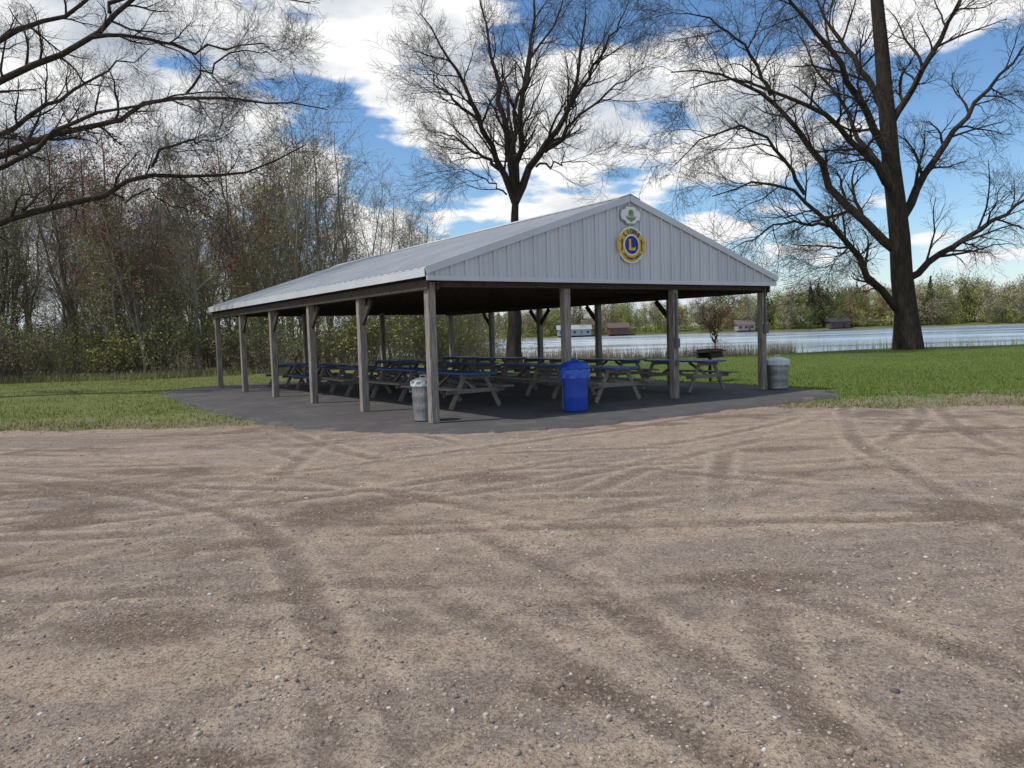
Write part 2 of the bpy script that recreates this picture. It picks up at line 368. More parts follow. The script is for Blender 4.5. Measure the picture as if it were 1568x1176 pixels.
for sg in (-1,1):
    n_=Vector((sg*SL,0,1)).normalized()
    ang=math.atan(SL)*sg
    mid=Vector((HW+sg*(HW+OV)/2,(B0+B1)/2,(EZ+RZ)/2)); ln=math.hypot(HW+OV,RZ-EZ)
    mb.box(mid-n_*.015,(ln,B1-B0+.1,.022),Matrix.Rotation(ang,3,'Y'))
    for k in range(int((B1-B0)/.3048)+1):
        bb=B0+.02+k*.3048
        mb.box((mid.x+n_.x*.009,bb,mid.z+n_.z*.009),(ln-.02,.045,.024),Matrix.Rotation(ang,3,'Y'))
    mb.box(Vector((HW+sg*.13,(B0+B1)/2,RZ-.13*SL))+n_*.03,(.30,B1-B0+.14,.012),Matrix.Rotation(ang,3,'Y'))
mb.obj('roof_panels',m_roof,pav)
mb=MB()
for sg in (-1,1):
    n_=Vector((sg*SL,0,1)).normalized(); mid=Vector((HW+sg*(HW+OV)/2,(B0+B1)/2,(EZ+RZ)/2)); ln=math.hypot(HW+OV,RZ-EZ)
    mb.box(mid-n_*.034,(ln-.05,B1-B0,.01),Matrix.Rotation(math.atan(SL)*sg,3,'Y'))  # dark sheet added under the grey metal, shade put into its colour
mb.obj('roof_shade_sheet',m_dark,pav)
mb=MB(); mt=MB()
for bb,sg in ((B0,-1),(B1,1)):
    a0,a1=-OV+.02,W+OV-.02; zb=2.60; t=.02
    prof=[(a0,zb),(a1,zb),(a1,rz(a1)-.05),(HW,RZ-.05),(a0,rz(a0)-.05)]
    n0=len(mb.v)
    for yy in (bb-t/2,bb+t/2):
        for (x,z) in prof: mb.v.append((x,yy,z))
    fa=[n0+i for i in range(5)]; fb=[n0+5+i for i in (4,3,2,1,0)]
    mb.f+=[tuple(fa),tuple(fb)]+[(n0+i,n0+5+i,n0+5+(i+1)%5,n0+(i+1)%5) for i in range(5)]
    a_=a0+.17
    while a_<a1-.1:
        z1=rz(a_)-.09
        if z1-2.66>.05:
            mb.box((a_,bb+sg*.026,(2.66+z1)/2),(.036,.032,z1-2.66))
            for q in (-.1,.1): mb.box((a_+q,bb+sg*.0135,(2.66+z1-.04)/2),(.016,.008,max(.01,z1-.04-2.66)))
        a_+=.3048
    mt.box((W/2,bb+sg*.022,2.615),(a1-a0+.02,.03,.085))
    for s2 in (-1,1):
        mt.beam((HW+s2*(HW+OV+.01),bb+sg*.05,EZ-.055),(HW,bb+sg*.05,RZ-.055),.035,.13)
mb.obj('gable_siding',m_white,pav)
for aa,s2 in ((-OV,-1),(W+OV,1)):
    mt.box((aa+s2*.012,(B0+B1)/2,EZ-.09),(.02,B1-B0,.14))
mt.obj('trim',m_white,pav)
m_box=simple('electrical_box_grey',(.10,.10,.10),(.14,.14,.14),9,.6)
mb=MB(); mb.box((2*BAY-.02,-.115,1.30),(.12,.07,.2)); mb.box((2*BAY-.02,-.10,1.90),(.03,.03,.98)); mb.box((W+.0,-.115,1.55),(.14,.07,.22)); mb.box((W,-.10,2.1),(.03,.03,.86))
mb.box((2*BAY-.02,-.115,.85),(.07,.06,.12)); mb.obj('outlet_boxes',m_box,pav)

# signs
def flat(name,pts,y,mat,parent,th=.012):
    mb=MB(); n=len(pts)
    mb.v=[(x,y+th,z) for x,z in pts]+[(x,y,z) for x,z in pts]
    mb.f=[tuple(range(n))[::-1],tuple(range(n,2*n))]+[(i,i+n,(i+1)%n+n,(i+1)%n)[::-1] for i in range(n)]
    return mb.obj(name,mat,parent)
def circ(r,n=40,cx=0,cz=0,sx=1): return [(cx+sx*r*math.cos(6.28318*i/n),cz+r*math.sin(6.28318*i/n)) for i in range(n)]
m_gold=simple('gold_paint',(.60,.40,.04),(.72,.50,.06),8,.45)
m_blue=simple('royal_blue_paint',(.010,.025,.20),(.014,.035,.26),8,.4)
m_sw=simple('sign_white',(.72,.74,.76),(.78,.79,.80),8,.5)
m_brn=simple('brown_paint',(.16,.07,.02),(.22,.10,.03),8,.5)
m_gr=simple('green_paint',(.10,.22,.08),(.22,.35,.16),14,.5)
def word(txt,size,x,z,y,mat,parent,rot=0,name='lettering'):
    cu=bpy.data.curves.new(name,'FONT'); cu.body=txt; cu.size=size; cu.extrude=.002; cu.offset=size*.03; cu.align_x='CENTER'; cu.align_y='CENTER'
    o=bpy.data.objects.new(name,cu); cu.materials.append(mat); link(o,parent)
    o.matrix_basis=Matrix.Translation((x,y,z))@Matrix.Rotation(rot,4,'Y')@Matrix.Rotation(R(90),4,'X'); return o
sgn=empty('round_club_sign',(0,0,0),0)
sgn.matrix_world=Matrix.Translation((C[0],C[1],0))@Matrix.Rotation(A,4,'Z')@Matrix.Translation((HW,B0-.055,3.36))
flat('rim',circ(.375),-.010,m_sw,sgn); flat('gold_field',circ(.345),-.016,m_gold,sgn)
flat('blue_center',circ(.185),-.028,m_blue,sgn)
flat('blue_ring',circ(.215),-.021,m_sw,sgn)
flat('L_stem',[(-.085,-.11),(-.025,-.11),(-.025,.12),(-.085,.12)],-.034,m_gold,sgn)
flat('L_foot',[(-.0245,-.11),(.095,-.11),(.095,-.03),(.07,-.055),(-.0245,-.055)],-.034,m_gold,sgn)
for s_ in (-1,1):
    flat('lion_head',[(s_*x,z) for x,z in ((.20,.16),(.27,.20),(.34,.17),(.385,.09),(.40,.02),(.375,-.04),(.39,-.09),(.34,-.16),(.27,-.19),(.21,-.15),(.235,-.06),(.24,.06))][::s_],-.026,m_gold,sgn)
    flat('lion_mane',[(s_*x,z) for x,z in ((.235,.11),(.28,.13),(.30,.05),(.285,-.04),(.30,-.12),(.25,-.12),(.26,0))][::s_],-.032,m_brn,sgn)
    flat('lion_eye',circ(.014,8,s_*.335,.07),-.032,m_blue,sgn)
for i,ch in enumerate('LIONS'):
    t=R(90+ (2-i)*21); word(ch,.125,.275*math.cos(t),.275*math.sin(t),-.03,m_blue,sgn,rot=-(t-R(90)))
for i,ch in enumerate('INTERNATIONAL'):
    t=R(270+(i-6)*8.6); word(ch,.062,.285*math.cos(t),.285*math.sin(t),-.03,m_blue,sgn,rot=-(t-R(270)))
pl=empty('park_emblem_sign'); pl.matrix_world=Matrix.Translation((C[0],C[1],0))@Matrix.Rotation(A,4,'Z')@Matrix.Translation((HW,B0-.055,3.97))
hexa=[(-.30,0),(-.27,.10),(-.17,.13),(-.12,.19),(.12,.19),(.17,.13),(.27,.10),(.30,0),(.27,-.10),(.17,-.13),(.12,-.19),(-.12,-.19),(-.17,-.13),(-.27,-.10)][::-1]
m_gy=simple('sign_grey',(.30,.32,.33),(.38,.40,.41),8,.5)
flat('border',hexa,-.010,m_gy,pl); flat('plate',[(x*.90,z*.88) for x,z in hexa],-.016,m_sw,pl)
flat('green_leaf',[(-.15,-.02),(-.10,-.09),(0,-.14),(.10,-.09),(.15,-.02),(.08,-.045),(0,-.05),(-.08,-.045)],-.022,m_gr,pl)
flat('green_tree',circ(.055,12,0,.055,1.3),-.022,m_gr,pl)
word('PARK',.07,0,-.012,-.024,m_gy,pl)

# ------------------------------------------------------------------ picnic tables
m_tt,nt,b=newmat('blue_painted_tabletop')
f=noise(nt,6,4,.7,mapscale=(3,.6,3)); oi=N(nt,'ShaderNodeObjectInfo')
c=ramp(nt,f,[(.3,(.018,.06,.20)),(.62,(.035,.12,.38)),(.78,(.12,.18,.28))])
c=mixc(nt,math_(nt,'MULTIPLY',oi.outputs['Random'],.4),c,(.06,.09,.16)); L(nt,c,b.inputs['Base Color']); b.inputs['Roughness'].default_value=.5
m_tw,nt,b=newmat('weathered_table_wood')
f=noise(nt,5,5,.7,mapscale=(5,.7,5)); oi=N(nt,'ShaderNodeObjectInfo')
c=ramp(nt,f,[(.32,(.12,.10,.085)),(.68,(.38,.33,.27))]); c=mixc(nt,math_(nt,'MULTIPLY',oi.outputs['Random'],.6),c,(.19,.175,.155)); L(nt,c,b.inputs['Base Color']); b.inputs['Roughness'].default_value=.85; bump(nt,b,f,.6,.003)
TL=2.15
def tmesh(fn,name,mat):
    mb=MB(); fn(mb); o=mb.obj(name,mat); me=o.data; bpy.data.objects.remove(o); return me
def f_top(mb):
    for i in range(5): mb.box(((i-2)*.146,0,.745),(.138,TL,.038))
def f_bench(mb):
    for s_ in (-1,1):
        for i in range(2): mb.box((s_*(.585+i*.146),0,.445),(.138,TL,.038))
def f_frame(mb):
    for yy in (-TL/2+.28,TL/2-.28):
        mb.box((0,yy,.682),(.70,.038,.085)); mb.box((0,yy,.38),(1.46,.038,.09))
        for s_ in (-1,1): mb.beam((s_*.62,yy+.040,0.02),(s_*.25,yy+.040,.70),.09,.038,up=(0,1,0))
    for s_ in (-1,1): mb.beam((0,s_*(TL/2-.34),.42),(0,s_*.2,.69),.085,.038,up=(0,0,1))
me_t=tmesh(f_top,'tabletop',m_tt); me_b=tmesh(f_bench,'benches',m_tw); me_f=tmesh(f_frame,'a_frame_legs',m_tw)
me_bd=tmesh(f_bench,'benches_blue',m_tt)
for ci,(a0,b0) in enumerate(((1.95,1.75),(4.87,.45),(8.05,.75))):
    for r_ in range(5):
        bb=b0-.28+TL/2+r_*2.78
        if bb+TL/2>LEN+.2: continue
        aa=a0+random.uniform(-.25,.25)*(r_>0); rr=random.uniform(-.12,.12)*(1 if r_ else .3)
        X_=C[0]+.827*aa-.562*bb; Y_=C[1]+.562*aa+.827*bb
        e=empty('picnic_table',(X_,Y_,PZ),A+rr)
        for nm,me in (('tabletop',me_t),('benches',me_bd if (ci,r_) in ((0,3),(1,2)) else me_b),('a_frame_legs',me_f)):
            o=bpy.data.objects.new(nm,me); link(o,e)

# ------------------------------------------------------------------ bins
m_galv,nt,b=newmat('galvanized_steel')
f=noise(nt,7,3,.7); c=ramp(nt,f,[(.3,(.20,.215,.22)),(.7,(.36,.375,.38))])
L(nt,c,b.inputs['Base Color']); b.inputs['Metallic'].default_value=.6; b.inputs['Roughness'].default_value=.42
m_bp=simple('blue_plastic',(.006,.05,.36),(.010,.07,.46),5,.38,spec=.5)
m_bag=simple('white_bag',(.50,.58,.60),(.62,.70,.72),9,.4)
m_bag2=simple('blue_bag',(.01,.07,.42),(.03,.14,.60),12,.3,spec=.5)
def trash_can(name,x,y,r,h,tilt=0,bag=False):
    e=empty(name,(x,y,PZ),random.random()*3)
    mb=MB(); prof=[(.001,.01),(r*.86,.01),(r*.88,.0),(r*.90,.03),(r*.885,.05)]
    for i in range(1,12): 
        t=i/12; prof.append((r*(.885+.10*t)+(.010 if i in(4,8) else 0),.05+(h-.12)*t))
    prof+=[(r*.99,h-.07),(r*1.02,h-.055),(r*1.02,h-.035),(r*.98,h-.03),(r*.96,h-.2)]
    mb.lathe(prof,72,mod=lambda a,j:(.020*math.sin(a*24) if 4<j<16 else 0)); mb.obj('can_body',m_galv,e,smooth=True)
    mb=MB()
    lid=[(r*1.06,-.035),(r*1.08,-.03),(r*1.08,.0),(r*1.02,.012),(r*.9,.03),(r*.85,.028),(r*.6,.055),(r*.3,.07),(.001,.075)]
    mb.lathe(lid,40,c=(0,0,0)); mb.box((0,0,.115),(.13,.022,.014)); mb.box((-.06,0,.093),(.014,.022,.05)); mb.box((.06,0,.093),(.014,.022,.05))
    o=mb.obj('lid',m_bag if bag else m_galv,e,smooth=False); o.location=(0,0,h-.02); o.rotation_euler=(tilt,0,0)
    mb=MB()
    for s_ in (-1,1):
        for q in (-.06,.06): mb.box((s_*(r*1.0+.02),q,h*.72),(.05,.012,.012))
        mb.box((s_*(r*1.0+.045),0,h*.72),(.012,.14,.014))
    mb.obj('handles',m_galv,e)
    mb=MB(); hh=.11 if bag else .07
    mb.lathe([(r*1.01,h-.01),(r*1.07,h-.02),(r*1.06,h-.03-hh*.5),(r*1.05,h-.03-hh)],48,mod=lambda a,j:.03*math.sin(a*9+j)*(j>0)+.015*math.sin(a*23)); mb.obj('bag_overhang',m_bag,e,smooth=True)
    return e
trash_can('metal_trash_can',-1.63,14.08,.215,.75,.05)
trash_can('metal_trash_can',6.57,18.95,.265,.74,0,True)
e=empty('blue_trash_bin',(1.235,15.0,PZ),.4)
mb=MB(); r=.265
prof=[(.001,.01),(r*.84,.01),(r*.87,.0),(r*.88,.03),(r*.91,.25),(r*.93,.28),(r*.925,.32),(r*.95,.56),(r*.97,.59),(r*.965,.63),(r*.98,.80),(r*1.05,.81),(r*1.06,.86),(r*.98,.87)]
mb.lathe(prof,56); mb.obj('bin_body',m_bp,e,smooth=True)
mb=MB(); mb.lathe([(r*1.07,.83),(r*1.11,.84),(r*1.11,.87),(r*1.02,.885),(r*.98,.93),(r*.8,.965),(r*.4,.985),(.001,.99)],48); mb.box((0,0,1.0),(.16,.04,.03)); mb.obj('lid',m_bp,e,smooth=True)
mb=MB(); mb.lathe([(r*1.06,.84),(r*1.12,.80),(r*1.08,.72),(r*1.10,.66)],90,mod=lambda a,j:.035*math.sin(a*8+j*2)+.025*math.sin(a*19+j)); mb.obj('bag_overhang',m_bag2,e,smooth=True)
for s_ in(-1,1):
    mb=MB(); mb.box((s_*(r+.015),0,.60),(.05,.13,.03)); mb.obj('handle',m_bp,e,bevel=.006)

# ------------------------------------------------------------------ grill
m_iron=simple('black_iron',(.012,.011,.010),(.035,.025,.02),14,.7)
e=empty('charcoal_grill',(5.95,23.0,0),A+.2)
mb=MB(); mb.lathe([(.045,0),(.045,.72),(.001,.72)],12); 
mb.box((0,0,.73),(.72,.48,.02)); mb.box((0,.235,.86),(.72,.02,.24)); mb.box((-.35,0,.86),(.02,.45,.24)); mb.box((.35,0,.86),(.02,.45,.24)); mb.box((0,-.235,.77),(.72,.02,.07))
for i in range(15): mb.box((-.31+i*.044,-.02,.93),(.012,.48,.012))
mb.box((0,-.26,.93),(.66,.012,.014)); mb.box((-.2,-.33,.93),(.02,.16,.014)); mb.box((.2,-.33,.93),(.02,.16,.014)); mb.box((0,-.41,.93),(.44,.02,.02))
mb.box((.52,0,.90),(.30,.40,.02)); mb.box((-.52,0,.90),(.30,.40,.02)); mb.obj('firebox_and_pedestal',m_iron,e)

# ------------------------------------------------------------------ trees
m_bark,nt,b=newmat('dark_bark')
f=noise(nt,9,3,.7,mapscale=(1,1,.2)); L(nt,ramp(nt,f,[(.3,(.024,.019,.016)),(.7,(.070,.057,.048))]),b.inputs['Base Color']); b.inputs['Roughness'].default_value=.95; b.inputs['Specular IOR Level'].default_value=.1
bump(nt,b,f,.8,.04)
m_twig,nt,b=newmat('twig_bark')
f=noise(nt,3,0,.5); L(nt,ramp(nt,f,[(.3,(.045,.036,.030)),(.7,(.085,.068,.056))]),b.inputs['Base Color']); b.inputs['Roughness'].default_value=.95; b.inputs['Specular IOR Level'].default_value=.1
m_bark2,nt,b=newmat('grey_bark')
tv=N(nt,'ShaderNodeAttribute',attribute_name='tv').outputs['Fac']
c=mixc(nt,tv,(.135,.112,.086),(.28,.25,.205)); L(nt,c,b.inputs['Base Color']); b.inputs['Roughness'].default_value=.95; b.inputs['Specular IOR Level'].default_value=.1

def norm(a): return a/np.maximum(np.linalg.norm(a,axis=-1,keepdims=True),1e-9)
def resample(pl,n,r,jit=.0):
    pl=np.array(pl,float)
    d=np.r_[0,np.cumsum(np.linalg.norm(np.diff(pl,axis=0),axis=1))]; t=np.linspace(0,d[-1],n)
    P=np.stack([np.interp(t,d,pl[:,i]) for i in range(3)],1)
    P[1:-1]=.25*P[:-2]+.5*P[1:-1]+.25*P[2:]
    P[1:]+=r.normal(0,jit,(n-1,3)); return P
def spawn(P,Rr,m,length,ang,npts,up,wig,tmin,r,rscale=.6,rend=.25,lenvar=.4,tiprule=.45):
    B,n,_=P.shape
    idx=np.repeat(np.arange(B),m); K=len(idx)
    t=tmin+(1-tmin)*((np.tile(np.arange(m),B)+r.random(K))/m)
    f=t*(n-1); i0=np.minimum(f.astype(int),n-2); fr=(f-i0)[:,None]
    pos=P[idx,i0]*(1-fr)+P[idx,i0+1]*fr; tan=norm(P[idx,i0+1]-P[idx,i0])
    rad=Rr[idx,i0]*(1-fr[:,0])+Rr[idx,i0+1]*fr[:,0]
    rv=norm(np.cross(tan,r.normal(0,1,(K,3)))); a=ang*(1+r.normal(0,.25,K))[:,None]
    d=norm(tan*np.cos(a)+rv*np.sin(a)+np.array([0,0,up])*.6)
    ln=length*(1-tiprule*t)*(1+r.uniform(-lenvar,lenvar,K)); seg=(ln/(npts-1))[:,None]
    out=np.zeros((K,npts,3)); out[:,0]=pos
    for j in range(1,npts):
        out[:,j]=out[:,j-1]+d*seg; d=norm(d+r.normal(0,wig,(K,3))+np.array([0,0,up])*.35)
    r0=np.minimum(rad*rscale*r.uniform(.7,1.1,K),ln*.035)
    RR=r0[:,None]*np.linspace(1,rend,npts)[None]
    return out,RR
def tubes(groups):
    VV=[];FF=[];o=0
    for P,Rr,k in groups:
        B,n,_=P.shape
        T=np.gradient(P,axis=1); T=norm(T); ref=np.where(np.abs(T[...,2:3])>.9,np.array([1.,0,0]),np.array([0,0,1.]))
        ref=np.repeat(ref[:,:1],n,axis=1)
        U=norm(np.cross(T,ref)); W_=np.cross(T,U)
        an=np.arange(k)*2*np.pi/k
        ring=P[:,:,None,:]+Rr[:,:,None,None]*(U[:,:,None,:]*np.cos(an)[None,None,:,None]+W_[:,:,None,:]*np.sin(an)[None,None,:,None])
        VV.append(ring.reshape(-1,3))
        base=o+(np.arange(B)*n*k)[:,None,None]+(np.arange(n-1)*k)[None,:,None]
        i=np.arange(k)[None,None,:]; i2=(np.arange(k)+1)%k; i2=i2[None,None,:]
        FF.append(np.stack([base+i,base+i2,base+k+i2,base+k+i],-1).reshape(-1,4)); o+=B*n*k
    return np.concatenate(VV),np.concatenate(FF)
def leaftris(P,size,r,spread=.15,per=2):
    pts=np.repeat(P.reshape(-1,3),per,axis=0); pts=pts+r.normal(0,spread,pts.shape); n=len(pts)
    a=norm(r.normal(0,1,(n,3))); b2=norm(np.cross(a,r.normal(0,1,(n,3)))); s=size*r.uniform(.6,1.4,(n,1))
    V=np.stack([pts-a*s,pts+b2*s*1.1,pts+a*s],1).reshape(-1,3); return V,np.arange(n*3).reshape(-1,3)
def tri(F): return np.concatenate([F[:,[0,1,2]],F[:,[0,2,3]]])

def hero(name,loc,trunk,tr,limbs,seed,mult=(12,8,6,3),lens=(3.2,1.7,.9,.5),up=.12,lmat=m_bark,tw=.009,ang=.75,lr=1.0):
    r=np.random.default_rng(seed); g=[]
    e=empty(name,loc)
    TP=resample(trunk,12,r,.03)[None]; TR=np.interp(np.linspace(0,1,12),[0,.06,.15,1],[tr*1.45,tr*1.08,tr,tr*.45])[None]
    g.append((TP,TR,12))
    LP=np.stack([resample(l[0],14,r,.09) for l in limbs]); LR=np.stack([np.linspace(l[1]*lr,l[1]*.12*lr,14) for l in limbs])
    g.append((LP,LR,8))
    a1,r1=spawn(LP,LR,mult[0],lens[0],ang,7,up,.18,.12,r,.55); r1=np.maximum(r1,tw); g.append((a1,r1,5))
    a2,r2=spawn(a1,r1,mult[1],lens[1],.7,5,up,.2,.12,r,.6); r2=np.maximum(r2,tw*.7); g.append((a2,r2,3))
    a3,r3=spawn(a2,r2,mult[2],lens[2],.7,3,up*.6,.2,.1,r,.6); r3=np.maximum(r3,tw*.5); g.append((a3,r3,3))
    if mult[3]:
        a4,r4=spawn(a3,r3,mult[3],lens[3],.65,2,up*.4,.15,.1,r,.7); r4=np.maximum(r4,tw*.38); g.append((a4,r4,3))
    V,F=tubes(g[:3]); link(bpy.data.objects.new('trunk_and_limbs',mesh_np(name+'_limbs',V,F,lmat,True)),e)
    V,F=tubes(g[3:]); link(bpy.data.objects.new('twigs',mesh_np(name+'_twigs',V,F,m_twig if lmat is m_bark else lmat,False,False)),e)
    return e,a3

S=28.
def cl(pts,ys): return [((px-797)/S,y,1.6+(510-py)/S) for (px,py),y in zip(pts,ys)]
trunk=[(-.35,0,-.2),(-.15,0,3),(0,0,6),(0,0,8.8)]
fk=(797,312)
limbs=[(cl([fk,(775,255),(745,195),(712,120),(672,60)],[0,-.5,-1.2,-2,-2.6]),.22),
 (cl([fk,(788,240),(778,150),(765,60),(752,-25)],[0,.3,1,1.5,2]),.24),
 (cl([fk,(803,235),(812,160),(828,70),(842,-25)],[0,-.5,-1,-1.2,-1]),.22),
 (cl([fk,(822,262),(855,215),(888,165),(905,85),(915,0)],[0,.2,.6,1,1.4,1.6]),.26),
 (cl([(845,235),(885,205),(930,170),(968,145),(1000,140)],[.4,-.6,-1.5,-2.2,-2.6]),.12),
 (cl([(775,262),(735,225),(700,195),(660,175)],[0,1.2,2.2,3]),.12),
 (cl([(797,300),(800,240),(795,170),(790,90),(780,10)],[0,2,3.4,4.2,4.6]),.17),
 (cl([(797,300),(790,230),(812,150),(860,90),(880,30)],[0,-2,-3.5,-4,-4]),.16),
 (cl([(830,260),(860,250),(900,240),(940,250)],[0,1,2,2.5]),.07),
 (cl([(785,300),(750,275),(722,268),(700,275)],[0,-.5,-1,-1.5]),.06),
 (cl([(888,165),(925,110),(955,60),(975,20)],[1,0,-.6,-1]),.13),
 (cl([(745,195),(715,170),(682,130),(660,95)],[-1,-1,-.5,0]),.10)]
hero('bare_maple_tree',(.45,42,0),trunk,.40,limbs,11,mult=(14,7,5,3),lens=(3.3,1.8,1.0,.5),up=.14,ang=.68,lr=.9)

S2=25.6
def cr(pts,ys): return [((px-1400)/S2,y,1.6+(494-py)/S2) for (px,py),y in zip(pts,ys)]
trunk=cr([(1392,538),(1388,470),(1382,400),(1366,260),(1354,130),(1344,10),(1334,-90)],[0]*7)
limbs=[(cr([(1384,485),(1340,440),(1300,395),(1255,350),(1215,305),(1150,280),(1085,300)],[0,-.6,-1.2,-1.6,-2,-2,-1.5]),.22),
 (cr([(1380,390),(1340,345),(1292,300),(1255,210),(1200,135),(1130,95),(1050,85)],[0,.5,1,1.4,1.8,2.2,2.6]),.27),
 (cr([(1366,250),(1310,175),(1255,110),(1190,50),(1140,-20)],[0,-1,-2.2,-3,-3.8]),.23),
 (cr([(1372,300),(1300,240),(1230,190),(1160,180),(1100,150),(1035,170)],[0,-1.5,-3,-3.8,-4.2,-4.2]),.2),
 (cr([(1360,180),(1330,100),(1290,20),(1260,-60)],[0,1,2,3]),.2),
 (cr([(1380,340),(1420,270),(1480,200),(1540,120),(1600,60)],[0,.5,1,1,1]),.25),
 (cr([(1386,430),(1450,380),(1520,330),(1600,300)],[0,-1,-2,-2]),.2),
 (cr([(1362,200),(1400,120),(1440,40),(1470,-60)],[0,-1,-2,-2]),.2),
 (cr([(1370,280),(1350,200),(1345,120),(1310,60),(1290,-30)],[0,3,5,6,7]),.18),
 (cr([(1255,350),(1220,340),(1180,345),(1140,370),(1110,380)],[-1.6,-1,-.5,0,.5]),.09),
 (cr([(1300,395),(1285,380),(1260,390),(1235,420)],[-1.2,-2,-2.6,-3]),.07),
 (cr([(1215,305),(1170,240),(1120,205),(1060,225),(1010,270)],[-2,-2.5,-3,-3,-3]),.11),
 (cr([(1200,135),(1160,60),(1100,20),(1030,10)],[1.8,1.6,1,1]),.12)]
hero('large_bare_tree',(24.1,46,0),trunk,.62,limbs,23,mult=(16,8,5,3),lens=(3.8,2.0,1.1,.55),up=.0,ang=.8,tw=.013,lr=1.1)

S3=47.
def cL(pts,ys): return [((px+70)/S3,y,1.6+(530-py)/S3) for (px,py),y in zip(pts,ys)]
trunk=cL([(-70,612),(-68,520),(-72,400),(-65,250),(-70,100),(-75,-60)],[0]*6)
limbs=[(cL([(-70,380),(60,335),(200,305),(262,268),(330,288),(405,272),(470,232)],[0,-.4,-.6,-.5,-.2,0,.4]),.19),
 (cL([(-68,270),(80,215),(195,172),(290,142),(400,150),(500,168)],[0,.4,.8,1,1.2,1.4]),.18),
 (cL([(-68,190),(80,130),(195,90),(290,30),(400,22),(510,60)],[0,-.6,-1,-1.4,-1.6,-1.6]),.18),
 (cL([(-70,110),(80,40),(220,-30),(330,-60)],[0,.5,1,1.2]),.15),
 (cL([(-68,300),(120,245),(240,215),(330,205),(430,205)],[0,-1.4,-2.4,-3,-3.4]),.14),
 (cL([(-70,330),(-140,260),(-220,200),(-320,150)],[0,.4,1,1.2]),.16),
 (cL([(-68,250),(30,160),(110,90),(190,30)],[0,1.6,2.6,3.4]),.15),
 (cL([(262,268),(290,240),(350,245),(400,225)],[-.5,-.9,-1.2,-1.3]),.07),
 (cL([(200,305),(260,315),(300,330),(345,338)],[-.6,-.2,.2,.5]),.05),
 (cL([(195,90),(260,85),(330,95),(420,80),(480,100)],[-1,-.5,0,.3,.6]),.09),
 (cL([(230,60),(280,10),(350,-20),(450,-10)],[-1.2,-1,-.6,-.2]),.09),
 (cL([(290,142),(330,110),(400,90),(470,110)],[1,.6,.2,0]),.06)]
hero('overhanging_bare_tree',(-18.15,25,0),trunk,.32,limbs,31,mult=(15,8,5,3),lens=(1.9,1.0,.55,.3),up=.03,tw=.006,ang=.8,lr=.75)

limbs=[([(0,0,.9),(.2*c,.2*s,1.8),(1.0*c,1.0*s,3.0+h)],.035) for c,s,h in ((-1,0,.2),(1,.2,.1),(.3,1,.5),(-.3,-1,.3),(.1,.1,.9),(-.7,.6,.2),(.7,-.6,.2))]
m_red=simple('reddish_twig_bark',(.07,.035,.028),(.12,.06,.045),8,.9)
hero('small_ornamental_tree',(11.0,41.5,-.1),[(0,0,0),(.02,0,.5),(0,0,1.1)],.06,limbs,41,mult=(9,5,4,0),lens=(.9,.5,.3,.2),up=.15,lmat=m_red,tw=.008)

# woodland -------------------------------------------------
def leafmat(name,c1,c2,tr=0):
    m,nt,b=newmat(name); g_=N(nt,'ShaderNodeNewGeometry'); tv=N(nt,'ShaderNodeAttribute',attribute_name='tv').outputs['Fac']
    c=ramp(nt,g_.outputs['Random Per Island'],[(0,c1),(1,c2)])
    hs=N(nt,'ShaderNodeHueSaturation'); L(nt,c,hs.inputs['Color'])
    L(nt,math_(nt,'ADD',.475,math_(nt,'MULTIPLY',tv,.04)),hs.inputs['Hue']); L(nt,math_(nt,'ADD',.8,math_(nt,'MULTIPLY',tv,.5)),hs.inputs['Value'])
    L(nt,hs.outputs[0],b.inputs['Base Color']); b.inputs['Roughness'].default_value=.7; b.inputs['Specular IOR Level'].default_value=.1
    if tr:
        t=N(nt,'ShaderNodeBsdfTranslucent'); L(nt,hs.outputs[0],t.inputs['Color']); mx=N(nt,'ShaderNodeMixShader'); mx.inputs[0].default_value=tr
        L(nt,b.outputs[0],mx.inputs[1]); L(nt,t.outputs[0],mx.inputs[2]); L(nt,mx.outputs[0],nt.nodes['Material Output'].inputs[0])
    return m
lm_yg=leafmat('spring_bud_leaves',(.20,.21,.05),(.34,.34,.10)); lm_gr=leafmat('young_green_leaves',(.14,.18,.04),(.25,.29,.085))
lm_rd=leafmat('red_bud_leaves',(.24,.08,.06),(.36,.14,.10)); lm_br=leafmat('tan_buds',(.24,.19,.11),(.36,.31,.19)); lm_pn=leafmat('pine_needles',(.015,.04,.014),(.04,.07,.025))
WM=[m_bark2,lm_yg,lm_gr,lm_rd,lm_br,lm_pn]
